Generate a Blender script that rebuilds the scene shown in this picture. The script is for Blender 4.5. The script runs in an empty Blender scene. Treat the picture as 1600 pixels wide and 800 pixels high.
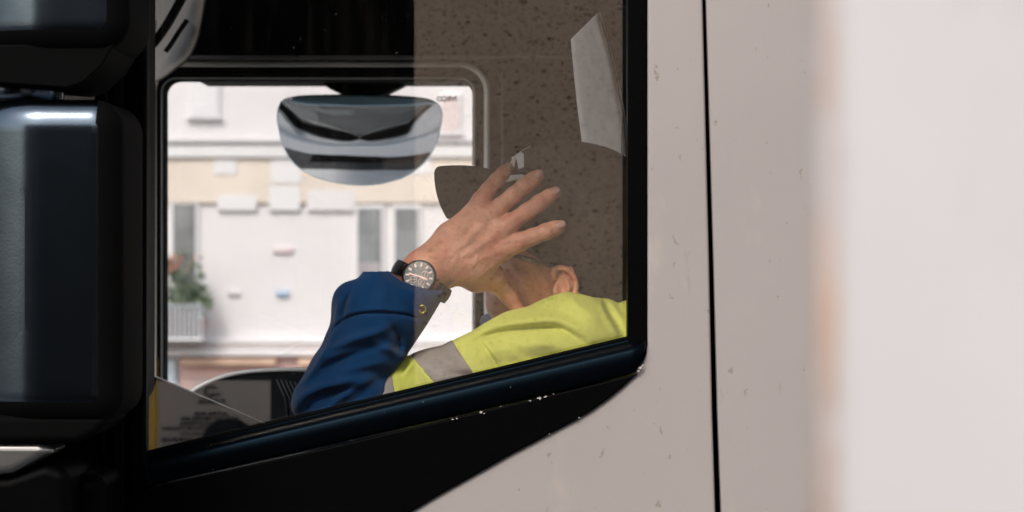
import bpy, bmesh, math, random
import numpy as np
from mathutils import Vector, Matrix, noise as mnoise
random.seed(7); np.random.seed(7)
S = bpy.context.scene
C = S.collection
CZ = 2.4; CY = -3.75; K = 0.335            # camera height, camera y, picture width / distance

# ------------------------------------------------------------------ camera
cd = bpy.data.cameras.new('camera'); cam = bpy.data.objects.new('camera', cd); C.objects.link(cam)
cam.location = (0, CY, CZ); cam.rotation_euler = (math.radians(90), 0, 0)
cd.sensor_width = 36; cd.lens = 36 / K; cd.clip_end = 2000; cd.clip_start = 0.05
cd.dof.use_dof = True; cd.dof.focus_distance = 3.98; cd.dof.aperture_fstop = 10.5
S.camera = cam
# ------------------------------------------------------------------ world + sun
SUN_EL = math.radians(42); SUN_AZ = math.radians(200)      # azimuth clockwise from +Y, so the sun is behind the camera
w = bpy.data.worlds.new('World'); S.world = w; w.use_nodes = True
nt = w.node_tree; nt.nodes.clear()
out = nt.nodes.new('ShaderNodeOutputWorld'); bg = nt.nodes.new('ShaderNodeBackground'); sky = nt.nodes.new('ShaderNodeTexSky')
hs = nt.nodes.new('ShaderNodeHueSaturation'); hs.inputs['Saturation'].default_value = 0.6
sky.sky_type = 'NISHITA'; sky.sun_disc = False; sky.sun_elevation = SUN_EL; sky.sun_rotation = SUN_AZ
sky.air_density = 1.2; sky.dust_density = 3.0; sky.ozone_density = 1.0
nt.links.new(sky.outputs[0], hs.inputs['Color']); nt.links.new(hs.outputs[0], bg.inputs['Color'])
bg.inputs['Strength'].default_value = 0.15; nt.links.new(bg.outputs[0], out.inputs[0])
sl = bpy.data.lights.new('sun', 'SUN'); sl.energy = 1.3; sl.angle = math.radians(16); sl.color = (1, .95, .9)
so = bpy.data.objects.new('sun', sl); C.objects.link(so)
sd = Vector((math.sin(SUN_AZ) * math.cos(SUN_EL), math.cos(SUN_AZ) * math.cos(SUN_EL), math.sin(SUN_EL)))
so.rotation_euler = (-sd).to_track_quat('-Z', 'Y').to_euler(); so.location = (0, -20, 30)
S.view_settings.view_transform = 'Standard'; S.view_settings.look = 'None'; S.view_settings.gamma = 1
S.view_settings.exposure = 0.75
S.cycles.max_bounces = 10; S.cycles.transparent_max_bounces = 16; S.cycles.caustics_reflective = False

# ------------------------------------------------------------------ helpers
def P(px, py, d):
    """a point seen at (px, py) of the 1600x800 photograph, d metres in front of the camera"""
    return Vector(((px - 800) / 1600 * K * d, CY + d, CZ - (py - 400) / 1600 * K * d))

def mat(name, col, rough=.6, metal=0, var=0.0, vscale=20, bump=0, bscale=200, spec=.5, coat=0, stretch=None, sss=0, sheen=0, tint=None):
    m = bpy.data.materials.new(name); m.use_nodes = True
    n = m.node_tree.nodes; l = m.node_tree.links; b = n['Principled BSDF']
    b.inputs['Base Color'].default_value = (*col, 1); b.inputs['Roughness'].default_value = rough
    b.inputs['Metallic'].default_value = metal; b.inputs['Specular IOR Level'].default_value = spec
    b.inputs['Coat Weight'].default_value = coat
    if tint: b.inputs['Specular Tint'].default_value = (*tint, 1)
    if sheen: b.inputs['Sheen Weight'].default_value = sheen
    if sss:
        b.inputs['Subsurface Weight'].default_value = sss; b.inputs['Subsurface Radius'].default_value = (1, .35, .2)
        b.inputs['Subsurface Scale'].default_value = .006
    geo = n.new('ShaderNodeNewGeometry'); src = geo.outputs['Position']
    if stretch:
        mp = n.new('ShaderNodeMapping'); mp.inputs['Scale'].default_value = stretch
        l.new(src, mp.inputs['Vector']); src = mp.outputs[0]
    if var:
        t = n.new('ShaderNodeTexNoise'); t.inputs['Scale'].default_value = vscale; t.inputs['Detail'].default_value = 5
        l.new(src, t.inputs['Vector'])
        r = n.new('ShaderNodeValToRGB'); r.color_ramp.elements[0].position = .3; r.color_ramp.elements[1].position = .7
        r.color_ramp.elements[0].color = (*[c * (1 - var) for c in col], 1)
        r.color_ramp.elements[1].color = (*[min(1, c * (1 + var)) for c in col], 1)
        l.new(t.outputs[0], r.inputs[0]); l.new(r.outputs[0], b.inputs['Base Color'])
    if bump:
        t2 = n.new('ShaderNodeTexNoise'); t2.inputs['Scale'].default_value = bscale; t2.inputs['Detail'].default_value = 3
        l.new(src, t2.inputs['Vector'])
        bp = n.new('ShaderNodeBump'); bp.inputs['Strength'].default_value = bump; bp.inputs['Distance'].default_value = .002
        l.new(t2.outputs[0], bp.inputs['Height']); l.new(bp.outputs[0], b.inputs['Normal'])
    return m

def N(m, typ, **kw):
    nd = m.node_tree.nodes.new(typ)
    for k, v in kw.items(): nd.inputs[k].default_value = v
    return nd

def speckle(m, scale, lo, hi, col, stretch=(1, 1, 1), coord='pos', fac=1.0):
    """mixes specks or stains of another colour into the base colour"""
    n = m.node_tree.nodes; l = m.node_tree.links; b = n['Principled BSDF']
    inp = b.inputs['Base Color']
    geo = n.new('ShaderNodeNewGeometry'); mp = n.new('ShaderNodeMapping'); mp.inputs['Scale'].default_value = stretch
    l.new(geo.outputs['Position'], mp.inputs[0])
    t = n.new('ShaderNodeTexNoise'); t.inputs['Scale'].default_value = scale; t.inputs['Detail'].default_value = 4
    t.inputs['Roughness'].default_value = .6
    l.new(mp.outputs[0], t.inputs['Vector'])
    mr = n.new('ShaderNodeMapRange'); mr.inputs[1].default_value = lo; mr.inputs[2].default_value = hi; mr.inputs[4].default_value = fac
    l.new(t.outputs[0], mr.inputs[0])
    mx = n.new('ShaderNodeMixRGB'); mx.inputs[2].default_value = (*col, 1)
    if inp.is_linked: l.new(inp.links[0].from_socket, mx.inputs[1])
    else: mx.inputs[1].default_value = inp.default_value[:]
    l.new(mr.outputs[0], mx.inputs[0]); l.new(mx.outputs[0], inp)
    return m

def par(o, parent):
    if parent is not None:
        o.parent = parent
        o.matrix_parent_inverse = Matrix.Translation(-parent.location) if parent.type == 'EMPTY' else Matrix.Identity(4)
    return o

def thing(name, loc, label, cat, group=None):
    o = bpy.data.objects.new(name, None); C.objects.link(o); o.location = loc
    o.empty_display_size = .1; tag(o, label, cat, group); return o

def tag(o, label, cat, group=None):
    o['label'] = label; o['category'] = cat
    if group: o['group'] = group
    return o

def struct(o): o['kind'] = 'structure'; return o

def mesh(name, vs, fs, m, parent=None, smooth=False, bevel=0, bseg=3, solid=0, soff=0):
    me = bpy.data.meshes.new(name); me.from_pydata([tuple(v) for v in vs], [], fs)
    bm = bmesh.new(); bm.from_mesh(me); bmesh.ops.remove_doubles(bm, verts=bm.verts, dist=1e-6)
    bmesh.ops.recalc_face_normals(bm, faces=bm.faces); bm.to_mesh(me); bm.free()
    o = bpy.data.objects.new(name, me); C.objects.link(o); me.materials.append(m)
    if smooth or bevel: me.polygons.foreach_set('use_smooth', [True] * len(me.polygons))
    if solid:
        s = o.modifiers.new('solid', 'SOLIDIFY'); s.thickness = solid; s.offset = soff
    if bevel:
        b = o.modifiers.new('bevel', 'BEVEL'); b.width = bevel; b.segments = bseg; b.limit_method = 'ANGLE'; b.angle_limit = math.radians(35)
        b.use_clamp_overlap = True; b.harden_normals = True
    return par(o, parent)

def prism(name, pts, d0, d1, m, parent=None, bevel=0, bseg=3, at=None):
    """an outline given in picture points, real size at distance `at` (default d0), from depth d0 back to d1"""
    at = at or d0
    f = [P(x, y, at) for x, y in pts]; n = len(f)
    vs = [Vector((v.x, CY + d0, v.z)) for v in f] + [Vector((v.x, CY + d1, v.z)) for v in f]
    fs = [tuple(range(n)), tuple(range(2 * n - 1, n - 1, -1))] + [(i, (i + 1) % n, n + (i + 1) % n, n + i) for i in range(n)]
    return mesh(name, vs, fs, m, parent, bevel=bevel, bseg=bseg)

def pbox(name, x0, y0, x1, y1, d0, d1, m, parent=None, bevel=0, bseg=3):
    return prism(name, [(x0, y0), (x1, y0), (x1, y1), (x0, y1)], d0, d1, m, parent, bevel, bseg)

def wbox(name, a, b, m, parent=None, bevel=0):
    x0, y0, z0 = a; x1, y1, z1 = b
    vs = [(x, y, z) for x in (x0, x1) for y in (y0, y1) for z in (z0, z1)]
    fs = [(0, 1, 3, 2), (4, 6, 7, 5), (0, 4, 5, 1), (2, 3, 7, 6), (0, 2, 6, 4), (1, 5, 7, 3)]
    return mesh(name, vs, fs, m, parent, bevel=bevel)

def grid(name, rows, m, parent=None, solid=0, soff=0, smooth=True, bevel=0, closed=False):
    nc = len(rows[0]); vs = [p for r in rows for p in r]; fs = []
    for i in range(len(rows) - 1):
        for j in range(nc if closed else nc - 1):
            a = i * nc + j; b = i * nc + (j + 1) % nc
            fs.append((a, b, b + nc, a + nc))
    return mesh(name, vs, fs, m, parent, smooth, bevel=bevel, solid=solid, soff=soff)

def spline(pts, n):
    """Catmull-Rom through tuples"""
    pts = [Vector(p) for p in pts]; o = []; m = len(pts) - 1
    for i in range(n + 1):
        t = i / n * m; k = min(int(t), m - 1); f = t - k
        p0, p1, p2, p3 = pts[max(k - 1, 0)], pts[k], pts[k + 1], pts[min(k + 2, m)]
        o.append(.5 * ((2 * p1) + (p2 - p0) * f + (2 * p0 - 5 * p1 + 4 * p2 - p3) * f * f + (3 * p1 - p0 - 3 * p2 + p3) * f ** 3))
    return o

def tube(name, pts, r, m, parent=None, closed=False, seg=8):
    pts = [Vector(p) for p in pts]; rows = []; n = len(pts)
    up = Vector((0, 0, 1)); prev = None
    for i, p in enumerate(pts):
        a = pts[(i - 1) % n] if (closed or i > 0) else p
        b = pts[(i + 1) % n] if (closed or i < n - 1) else p
        t = (b - a).normalized()
        if prev is None: prev = t.orthogonal().normalized()
        u = (prev - t * prev.dot(t)).normalized(); prev = u; v = t.cross(u)
        rr = r[i] if isinstance(r, (list, tuple)) else r
        rows.append([p + (u * math.cos(2 * math.pi * k / seg) + v * math.sin(2 * math.pi * k / seg)) * rr for k in range(seg)])
    if closed: rows.append(rows[0])
    vs = [p for r_ in rows for p in r_]; fs = []
    for i in range(len(rows) - 1):
        for j in range(seg):
            a = i * seg + j; b = i * seg + (j + 1) % seg
            fs.append((a, b, b + seg, a + seg))
    if not closed:
        fs.append(tuple(range(seg))); fs.append(tuple(range(len(vs) - seg, len(vs))))
    return mesh(name, vs, fs, m, parent, smooth=True)

def rrect(x0, y0, x1, y1, r, n=8):
    o = []
    for cx, cy, a0 in ((x1 - r, y0 + r, -90), (x1 - r, y1 - r, 0), (x0 + r, y1 - r, 90), (x0 + r, y0 + r, 180)):
        for i in range(n + 1):
            a = math.radians(a0 + 90 * i / n); o.append((cx + r * math.cos(a), cy + r * math.sin(a)))
    return o

def ring(name, inner, outer, d0, d1, m, parent=None, bevel=0):
    """a plate with an opening: matched outlines, given real thickness"""
    n = len(inner); V = []
    for d in (d0, d1):
        for L in (inner, outer):
            V += [Vector((P(x, y, d0).x, CY + d, P(x, y, d0).z)) for x, y in L]
    fs = []
    for i in range(n):
        j = (i + 1) % n
        fs += [(i, j, n + j, n + i), (2 * n + i, 3 * n + i, 3 * n + j, 2 * n + j), (i, 2 * n + i, 2 * n + j, j), (n + i, n + j, 3 * n + j, 3 * n + i)]
    return mesh(name, V, fs, m, parent, bevel=bevel, bseg=3)

def text(name, s, size, m, frame, parent=None, depth=.0004, align='CENTER', width=None, bold=0):
    cu = bpy.data.curves.new(name, 'FONT'); cu.body = s; cu.size = size; cu.extrude = depth; cu.align_x = align
    cu.resolution_u = 3; cu.offset = bold
    t = bpy.data.objects.new(name, cu); C.objects.link(t)
    dg = bpy.context.evaluated_depsgraph_get(); me = bpy.data.meshes.new_from_object(t.evaluated_get(dg))
    bpy.data.objects.remove(t); 
    if width:
        xs_ = [v.co.x for v in me.vertices]; me.transform(Matrix.Diagonal((width / (max(xs_) - min(xs_)), 1, 1, 1)))
    me.transform(frame); me.materials.clear(); me.materials.append(m)
    if frame.determinant() < 0: me.flip_normals()
    o = bpy.data.objects.new(name, me); C.objects.link(o); return par(o, parent)

# ------------------------------------------------------------------ signed-distance modelling (bodies and cloth)
class Field:
    def __init__(s, lo, hi, h):
        s.lo = np.array(lo, float); s.h = h
        s.n = np.ceil((np.array(hi) - s.lo) / h).astype(int) + 1
        s.F = np.full(tuple(s.n), .06, np.float32)
        s.ax = [(s.lo[i] + h * np.arange(s.n[i])).astype(np.float32) for i in range(3)]
    def sub(s, lo, hi):
        a = np.clip(np.floor((np.array(lo) - s.lo) / s.h).astype(int), 0, s.n); b = np.clip(np.ceil((np.array(hi) - s.lo) / s.h).astype(int) + 1, 0, s.n)
        sl = tuple(slice(a[i], b[i]) for i in range(3))
        X = s.ax[0][sl[0]][:, None, None]; Y = s.ax[1][sl[1]][None, :, None]; Z = s.ax[2][sl[2]][None, None, :]
        return sl, X, Y, Z
    def add(s, sl, D, k):
        A = s.F[sl]
        h = np.clip(.5 + .5 * (A - D) / k, 0, 1); s.F[sl] = A + (D - A) * h - k * h * (1 - h)
    def carve(s, sl, D, k):
        A = s.F[sl]; D = -D
        h = np.clip(.5 - .5 * (A - D) / k, 0, 1); s.F[sl] = A + (D - A) * h + k * h * (1 - h)
    def cone(s, a, b, ra, rb, k=.006, cut=False, flat=None):
        a = np.array(a); b = np.array(b); m = max(ra, rb) * 1.3 + .05
        sl, X, Y, Z = s.sub(np.minimum(a, b) - m, np.maximum(a, b) + m)
        d = b - a; L = float((d * d).sum()) + 1e-12
        t = np.clip(((X - a[0]) * d[0] + (Y - a[1]) * d[1] + (Z - a[2]) * d[2]) / L, 0, 1)
        dy = (Y - a[1] - t * d[1]) * (flat or 1)
        D = np.sqrt((X - a[0] - t * d[0]) ** 2 + dy ** 2 + (Z - a[2] - t * d[2]) ** 2) - (ra + (rb - ra) * t)
        (s.carve if cut else s.add)(sl, D.astype(np.float32), k)
    def chain(s, pts, k=.006, cut=False, flat=None):
        for (a, ra), (b, rb) in zip(pts, pts[1:]): s.cone(a, b, ra, rb, k, cut, flat)
    def ell(s, c, r, rot=0, k=.01, cut=False):
        """ellipsoid turned by rot about the y axis"""
        c = np.array(c); m = max(r) + .05
        sl, X, Y, Z = s.sub(c - m, c + m); cs, sn = math.cos(rot), math.sin(rot)
        x = (X - c[0]) * cs + (Z - c[2]) * sn; z = -(X - c[0]) * sn + (Z - c[2]) * cs; y = Y - c[1]
        k0 = np.sqrt((x / r[0]) ** 2 + (y / r[1]) ** 2 + (z / r[2]) ** 2); k1 = np.sqrt((x / r[0] ** 2) ** 2 + (y / r[1] ** 2) ** 2 + (z / r[2] ** 2) ** 2) + 1e-9
        D = k0 * (k0 - 1) / k1
        (s.carve if cut else s.add)(sl, D.astype(np.float32), k)
    def plane(s, p, nrm, k=.003):
        """keeps the side against the normal"""
        sl, X, Y, Z = s.sub(s.lo, s.lo + s.n * s.h)
        D = (X - p[0]) * nrm[0] + (Y - p[1]) * nrm[1] + (Z - p[2]) * nrm[2]
        s.carve(sl, (-D).astype(np.float32) + np.zeros_like(s.F), k)
    deep = 1.0
    def fold(s, pts, amp, wid, d, ymax=None, n=24):
        amp = amp * s.deep
        """raises (amp > 0) or sinks a soft fold along a line of picture points"""
        q = spline([(x, y, 0) for x, y in pts], n); q = [P(v.x, v.y, d) for v in q]
        w_ = wid * K * d / 1600
        lo = [min(v.x for v in q) - 3 * w_, s.lo[1], min(v.z for v in q) - 3 * w_]; hi = [max(v.x for v in q) + 3 * w_, s.lo[1] + s.h * s.n[1], max(v.z for v in q) + 3 * w_]
        if ymax: hi[1] = ymax
        sl, X, Y, Z = s.sub(lo, hi); X2 = X[:, :, :]; best = None
        for i, (a, b) in enumerate(zip(q, q[1:])):
            dx, dz = b.x - a.x, b.z - a.z; L = dx * dx + dz * dz + 1e-12
            t = np.clip(((X - a.x) * dx + (Z - a.z) * dz) / L, 0, 1)
            D2 = (X - a.x - t * dx) ** 2 + (Z - a.z - t * dz) ** 2
            taper = math.sin(math.pi * min(max((i + .5) / n, .04), .96)) ** .6
            g = taper * np.exp(-D2 / (w_ * w_)); best = g if best is None else np.maximum(best, g)
        s.F[sl] = s.F[sl] - (amp * best).astype(np.float32)
    def rough(s, fn): s.F += fn(s).astype(np.float32)
    def mesh(s, name, m, parent=None, smooth_it=2):
        F = s.F; ins = F < 0; n = s.n
        cnt = np.zeros(tuple(n - 1), np.uint8)
        for i in (0, 1):
            for j in (0, 1):
                for k in (0, 1): cnt += ins[i:n[0] - 1 + i, j:n[1] - 1 + j, k:n[2] - 1 + k]
        cells = np.argwhere((cnt > 0) & (cnt < 8)); idx = np.full(tuple(n - 1), -1, np.int64)
        idx[tuple(cells.T)] = np.arange(len(cells))
        acc = np.zeros((len(cells), 3)); num = np.zeros(len(cells))
        cor = [(i, j, k) for i in (0, 1) for j in (0, 1) for k in (0, 1)]
        for a in cor:
            for ax in range(3):
                if a[ax]: continue
                b = list(a); b[ax] = 1
                fa = F[tuple((cells + a).T)].astype(float); fb = F[tuple((cells + b).T)].astype(float)
                msk = (fa < 0) != (fb < 0); t = np.where(msk, fa / np.where(msk, fa - fb, 1), 0)
                p = np.array(a, float)[None, :] + t[:, None] * (np.array(b) - np.array(a))[None, :]
                acc += np.where(msk[:, None], p, 0); num += msk
        V = s.lo + (cells + acc / num[:, None]) * s.h
        quads = []
        for ax in range(3):
            sa = [slice(None)] * 3; sb = [slice(None)] * 3; sa[ax] = slice(0, -1); sb[ax] = slice(1, None)
            e = np.argwhere(ins[tuple(sa)] != ins[tuple(sb)]); u, v = [(1, 2), (2, 0), (0, 1)][ax]
            ok = (e[:, u] > 0) & (e[:, v] > 0) & (e[:, u] < n[u] - 1) & (e[:, v] < n[v] - 1); e = e[ok]
            fl = ins[tuple(sa)][tuple(e.T)]
            du = np.zeros(3, int); du[u] = 1; dv = np.zeros(3, int); dv[v] = 1
            q = np.stack([idx[tuple((e - du - dv).T)], idx[tuple((e - dv).T)], idx[tuple(e.T)], idx[tuple((e - du).T)]], 1)
            q[~fl] = q[~fl][:, ::-1]; quads.append(q)
        Q = np.concatenate(quads)
        for _ in range(smooth_it):                       # light relaxing of the net
            A = np.zeros_like(V); c = np.zeros(len(V))
            for i in range(4):
                np.add.at(A, Q[:, i], V[Q[:, (i + 1) % 4]]); np.add.at(c, Q[:, i], 1)
                np.add.at(A, Q[:, (i + 1) % 4], V[Q[:, i]]); np.add.at(c, Q[:, (i + 1) % 4], 1)
            V = V * .4 + .6 * A / np.maximum(c, 1)[:, None]
        me = bpy.data.meshes.new(name); me.vertices.add(len(V)); me.vertices.foreach_set('co', V.astype(np.float32).ravel())
        me.loops.add(len(Q) * 4); me.loops.foreach_set('vertex_index', Q.ravel().astype(np.int32))
        me.polygons.add(len(Q)); me.polygons.foreach_set('loop_start', np.arange(0, len(Q) * 4, 4, dtype=np.int32))
        me.update(calc_edges=True); me.polygons.foreach_set('use_smooth', [True] * len(Q)); me.validate()
        me.materials.append(m)
        o = bpy.data.objects.new(name, me); C.objects.link(o); return par(o, parent)

# ------------------------------------------------------------------ materials
M = {}
M['paint'] = mat('cab_paint', (.312, .280, .266), .5, var=.035, vscale=3, spec=.3, bump=.1, bscale=700)
speckle(M['paint'], 34, .66, .72, (.24, .20, .17), stretch=(1.6, 1, .35), fac=.5)
speckle(M['paint'], 70, .675, .71, (.22, .19, .16), stretch=(1, 1, .7)); speckle(M['paint'], 6, .62, .8, (.48, .41, .36), stretch=(1.6, 1, .7), fac=.5)
M['black'] = mat('black_plastic', (.0008, .0008, .0009), .5, var=.15, vscale=60, bump=.08, bscale=700, spec=.03)
M['rubber'] = mat('black_rubber', (.001, .001, .001), .75, spec=.05)
M['ledge'] = mat('sill_plastic', (.0007, .0010, .0016), .34, var=.2, vscale=40, bump=.06, bscale=300, spec=.06, tint=(.3, .65, 1))  # blue specular tint puts the sky's colour into the sill highlight
speckle(M['ledge'], 160, .74, .76, (.35, .37, .4))
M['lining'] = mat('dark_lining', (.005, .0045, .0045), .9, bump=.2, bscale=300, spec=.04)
M['trim'] = mat('grey_trim', (.21, .19, .175), .7, bump=.1, bscale=500)
M['seal'] = mat('grey_seal', (.92, .9, .86), .45, var=.05)
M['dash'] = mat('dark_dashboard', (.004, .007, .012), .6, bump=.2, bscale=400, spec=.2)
M['pale'] = mat('painted_lit_edge', (.85, .85, .85), .4)
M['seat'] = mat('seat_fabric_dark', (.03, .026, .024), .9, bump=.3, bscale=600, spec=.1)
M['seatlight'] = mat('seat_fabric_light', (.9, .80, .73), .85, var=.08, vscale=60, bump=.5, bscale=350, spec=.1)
M['housing'] = mat('mirror_housing', (.075, .095, .12), .19, metal=1, var=.12, vscale=25, bump=.03, bscale=300)
M['metalgrey'] = mat('grey_metal', (.30, .29, .28), .3, metal=.9, var=.1)
M['chrome'] = mat('mirror_silver', (.9, .91, .93), .05, metal=1)
M['skyblue'] = mat('painted_sky_blue', (.5, .78, .95), .3, spec=.6)  # blue of the reflected sky, put into the base colour
M['skin'] = mat('skin', (.74, .35, .225), .5, bump=.6, bscale=260, sss=.12, var=.18, vscale=45)
speckle(M['skin'], 26, .44, .66, (.62, .20, .13), fac=.85); speckle(M['skin'], 170, .68, .73, (.27, .12, .08), fac=.5)
M['chin'] = None
M['nail'] = mat('fingernail', (.82, .50, .41), .3)
M['navy'] = mat('blue_cotton', (.0025, .040, .125), .85, var=.18, vscale=14, bump=.25, bscale=900, spec=.15, sheen=.15)
M['hivis'] = mat('fluorescent_fabric', (.68, .69, .14), .75, var=.06, vscale=18, bump=.25, bscale=800, spec=.2)
M['reflect'] = mat('reflective_tape', (.33, .285, .26), .55, var=.1, vscale=60, bump=.35, bscale=500, spec=.4)
M['cap'] = mat('cap_cotton', (.075, .056, .044), .9, var=.2, vscale=60, bump=.4, bscale=900, spec=.1)
M['white'] = mat('white_embroidery', (.9, .87, .83), .7, bump=.3, bscale=1200)
M['hair'] = mat('dark_hair', (.02, .014, .01), .7, bump=.6, bscale=500, stretch=(.3, 1, 1))
M['darkmetal'] = mat('watch_black_metal', (.03, .028, .027), .22, metal=.9)
M['dial'] = mat('watch_dial', (.02, .02, .025), .35)
M['rose'] = mat('rose_gold', (.85, .55, .45), .35, metal=.3)
M['gold'] = mat('gold', (.6, .5, .08), .25, metal=.8)
M['frames'] = mat('spectacle_frame', (.09, .085, .04), .3)

def glass_mat(name, refl, dirt=True, dscale=70, grazing=False, gtint=(1, 1, 1)):
    m = bpy.data.materials.new(name); m.use_nodes = True; n = m.node_tree.nodes; l = m.node_tree.links; n.clear()
    o = n.new('ShaderNodeOutputMaterial'); tr = n.new('ShaderNodeBsdfTransparent'); gl = n.new('ShaderNodeBsdfGlossy'); mx = n.new('ShaderNodeMixShader')
    gl.inputs['Roughness'].default_value = 0; gl.inputs['Color'].default_value = (*gtint, 1); tr.inputs[0].default_value = (.99, .995, .99, 1)
    mx.inputs[0].default_value = refl
    if grazing:                                   # both faces of a pane reflect more at grazing angles (Schlick)
        ge = n.new('ShaderNodeNewGeometry'); dp = n.new('ShaderNodeVectorMath'); dp.operation = 'DOT_PRODUCT'
        l.new(ge.outputs['Normal'], dp.inputs[0]); l.new(ge.outputs['Incoming'], dp.inputs[1])
        prev = dp.outputs['Value']
        for op, v in (('ABSOLUTE', None), ('SUBTRACT', 1.0), ('POWER', 5.0), ('MULTIPLY_ADD', .95)):
            mm = n.new('ShaderNodeMath'); mm.operation = op
            if op == 'SUBTRACT': mm.inputs[0].default_value = v; l.new(prev, mm.inputs[1])
            else:
                l.new(prev, mm.inputs[0])
                if v: mm.inputs[1].default_value = v
                if op == 'MULTIPLY_ADD': mm.inputs[2].default_value = refl
            prev = mm.outputs[0]
        l.new(prev, mx.inputs[0])
    l.new(tr.outputs[0], mx.inputs[1]); l.new(gl.outputs[0], mx.inputs[2])
    if dirt:
        geo = n.new('ShaderNodeNewGeometry'); df = n.new('ShaderNodeBsdfDiffuse'); df.inputs[0].default_value = (.55, .5, .45, 1)
        mp = n.new('ShaderNodeMapping'); mp.inputs['Scale'].default_value = (1, 1, .12); l.new(geo.outputs['Position'], mp.inputs[0])
        t = n.new('ShaderNodeTexNoise'); t.inputs['Scale'].default_value = dscale; t.inputs['Detail'].default_value = 5; l.new(mp.outputs[0], t.inputs['Vector'])
        t2 = n.new('ShaderNodeTexNoise'); t2.inputs['Scale'].default_value = 130; l.new(geo.outputs['Position'], t2.inputs['Vector'])
        a = n.new('ShaderNodeMapRange'); a.inputs[1].default_value = .5; a.inputs[2].default_value = .75; a.inputs[4].default_value = .003; l.new(t.outputs[0], a.inputs[0])
        b = n.new('ShaderNodeMapRange'); b.inputs[1].default_value = .74; b.inputs[2].default_value = .76; b.inputs[4].default_value = .035; l.new(t2.outputs[0], b.inputs[0])
        ad = n.new('ShaderNodeMath'); ad.operation = 'ADD'; l.new(a.outputs[0], ad.inputs[0]); l.new(b.outputs[0], ad.inputs[1])
        m2 = n.new('ShaderNodeMixShader'); l.new(ad.outputs[0], m2.inputs[0]); l.new(mx.outputs[0], m2.inputs[1]); l.new(df.outputs[0], m2.inputs[2])
        l.new(m2.outputs[0], o.inputs[0])
    else: l.new(mx.outputs[0], o.inputs[0])
    return m
M['glass'] = glass_mat('cab_window_glass', .14, gtint=(1, .89, .77))
M['farglass'] = glass_mat('far_window_glass', .07, dscale=160, grazing=True)

# ================================================================== THE SETTING
asph = mat('asphalt', (.05, .05, .052), .9, var=.25, vscale=8, bump=.6, bscale=120)
pave = mat('paving', (.20, .19, .18), .85, var=.12, vscale=3, bump=.4, bscale=60)
struct(wbox('road', (-300, -300, -.4), (300, 300, 0), asph))
struct(wbox('pavement', (-60, 27.5, -.3), (60, 32.3, .13), pave))
struct(wbox('pavement', (-60, 2.3, -.3), (60, 8, .13), mat('added_pale_paving', (.6, .59, .58), .85, var=.1, vscale=3)))  # unseen paving, added and kept pale to brighten the kerb mirror
struct(wbox('pavement', (-60, -6.8, -.3), (60, -2.4, .13), pave))

# ---- the pale house across the street (36 m away)
FD = 36.0
fac = mat('white_render', (.76, .725, .745), .9, var=.02, vscale=1.5, bump=.2, bscale=20)
speckle(fac, .55, .52, .75, (.72, .68, .70))
peach = mat('peach_render', (.76, .66, .59), .9, var=.08, vscale=1.2)
stonew = mat('white_stone', (.78, .76, .78), .8, var=.02, vscale=2)
pink = mat('pink_shopfront', (.74, .50, .47), .8, var=.12, vscale=1.5)
orange = mat('orange_awning', (.66, .45, .34), .8, var=.25, vscale=3)
wpane = mat('house_pane', (.22, .225, .24), .15, var=.35, vscale=2.5, spec=.8)
greyp = mat('grey_shutter', (.30, .30, .33), .6, var=.1, vscale=4)
house = thing('house', P(500, 400, FD) * 1, 'pale overexposed townhouse across the street seen through both cab windows', 'house')
house.location.z = 0
y0 = CY + FD
wbox('wall', (-22, y0, 0), (22, y0 + 9, 13), fac, house)
rf = wbox('roof', (-22.4, y0 - .5, 13), (22.4, y0 + 9.4, 13.35), stonew, house)
def fb(name, x0, yy0, x1, yy1, out_, m, parent=house, bevel=.02):
    a = P(x0, yy0, FD); b = P(x1, yy1, FD)
    return wbox(name, (a.x, y0 - out_, b.z), (b.x, y0 + .02, a.z), m, parent, bevel)
fb('cornice', -300, 226, 1800, 247, .12, stonew); fb('cornice', -300, 219, 1800, 225, .16, mat('grey_lead', (.5, .48, .5), .6))
fb('frieze', -300, 247.4, 1800, 318, .06, peach)
for x in (180, 335, 424, 520, 640, 760, 900):
    fb('bracket', x, 248, x + 36 + (12 if x == 424 else 0), 274 + (14 if x == 424 else 0), .075, stonew, bevel=.02)
fb('frieze_panel', 340, 304, 402, 330, .064, stonew); fb('frieze_panel', 420, 290, 470, 330, .064, stonew); fb('frieze_panel', 480, 296, 556, 330, .064, fac)
def window(x0, yy0, x1, yy1, curtain=True, m=wpane):
    wf = fb('window', x0 - 5, yy0 - 5, x1 + 5, yy1 + 3, .05, stonew)
    fb('pane', x0, yy0, x1, yy1, .065, m, wf)
    fb('sill', x0 - 8, yy1 + 3, x1 + 8, yy1 + 7, .1, stonew, wf)
    if curtain: fb('curtain', x0 + 1, yy0 + (yy1 - yy0) * .62, x1 - 1, yy1, .075, mat('curtain', (.42, .38, .40), .9, var=.3, vscale=4), wf)
    return wf
window(271, 318, 306, 526); window(559, 325, 596, 462, True); window(617, 325, 654, 462, False)
window(-40, 318, 0, 526); window(60, 318, 96, 526); window(800, 325, 840, 500); window(870, 325, 910, 500)
window(690, 150, 716, 205, False, mat('pink_pane', (.70, .58, .58), .5)); window(300, 20, 340, 180, False, mat('pale_blind', (.78, .76, .79), .6)); window(560, 20, 600, 150, False, mat('pale_shutter', (.78, .76, .79), .6))
fb('plaque', 431, 455, 452, 463, .06, mat('blue_plaque', (.35, .48, .68), .5)); fb('plaque', 356, 455, 376, 462, .05, mat('grey_plaque', (.62, .62, .64), .5))
fb('plaque', 426, 386, 458, 396, .05, mat('faded_red_plaque', (.72, .6, .62), .6))
fb('stringcourse', -300, 529, 1800, 537, .14, stonew); fb('stringcourse', -300, 545, 1800, 556, .2, stonew); fb('moulding', -300, 538, 1800, 544, .12, mat('dusty_pink_render', (.72, .64, .63), .9))
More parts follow.
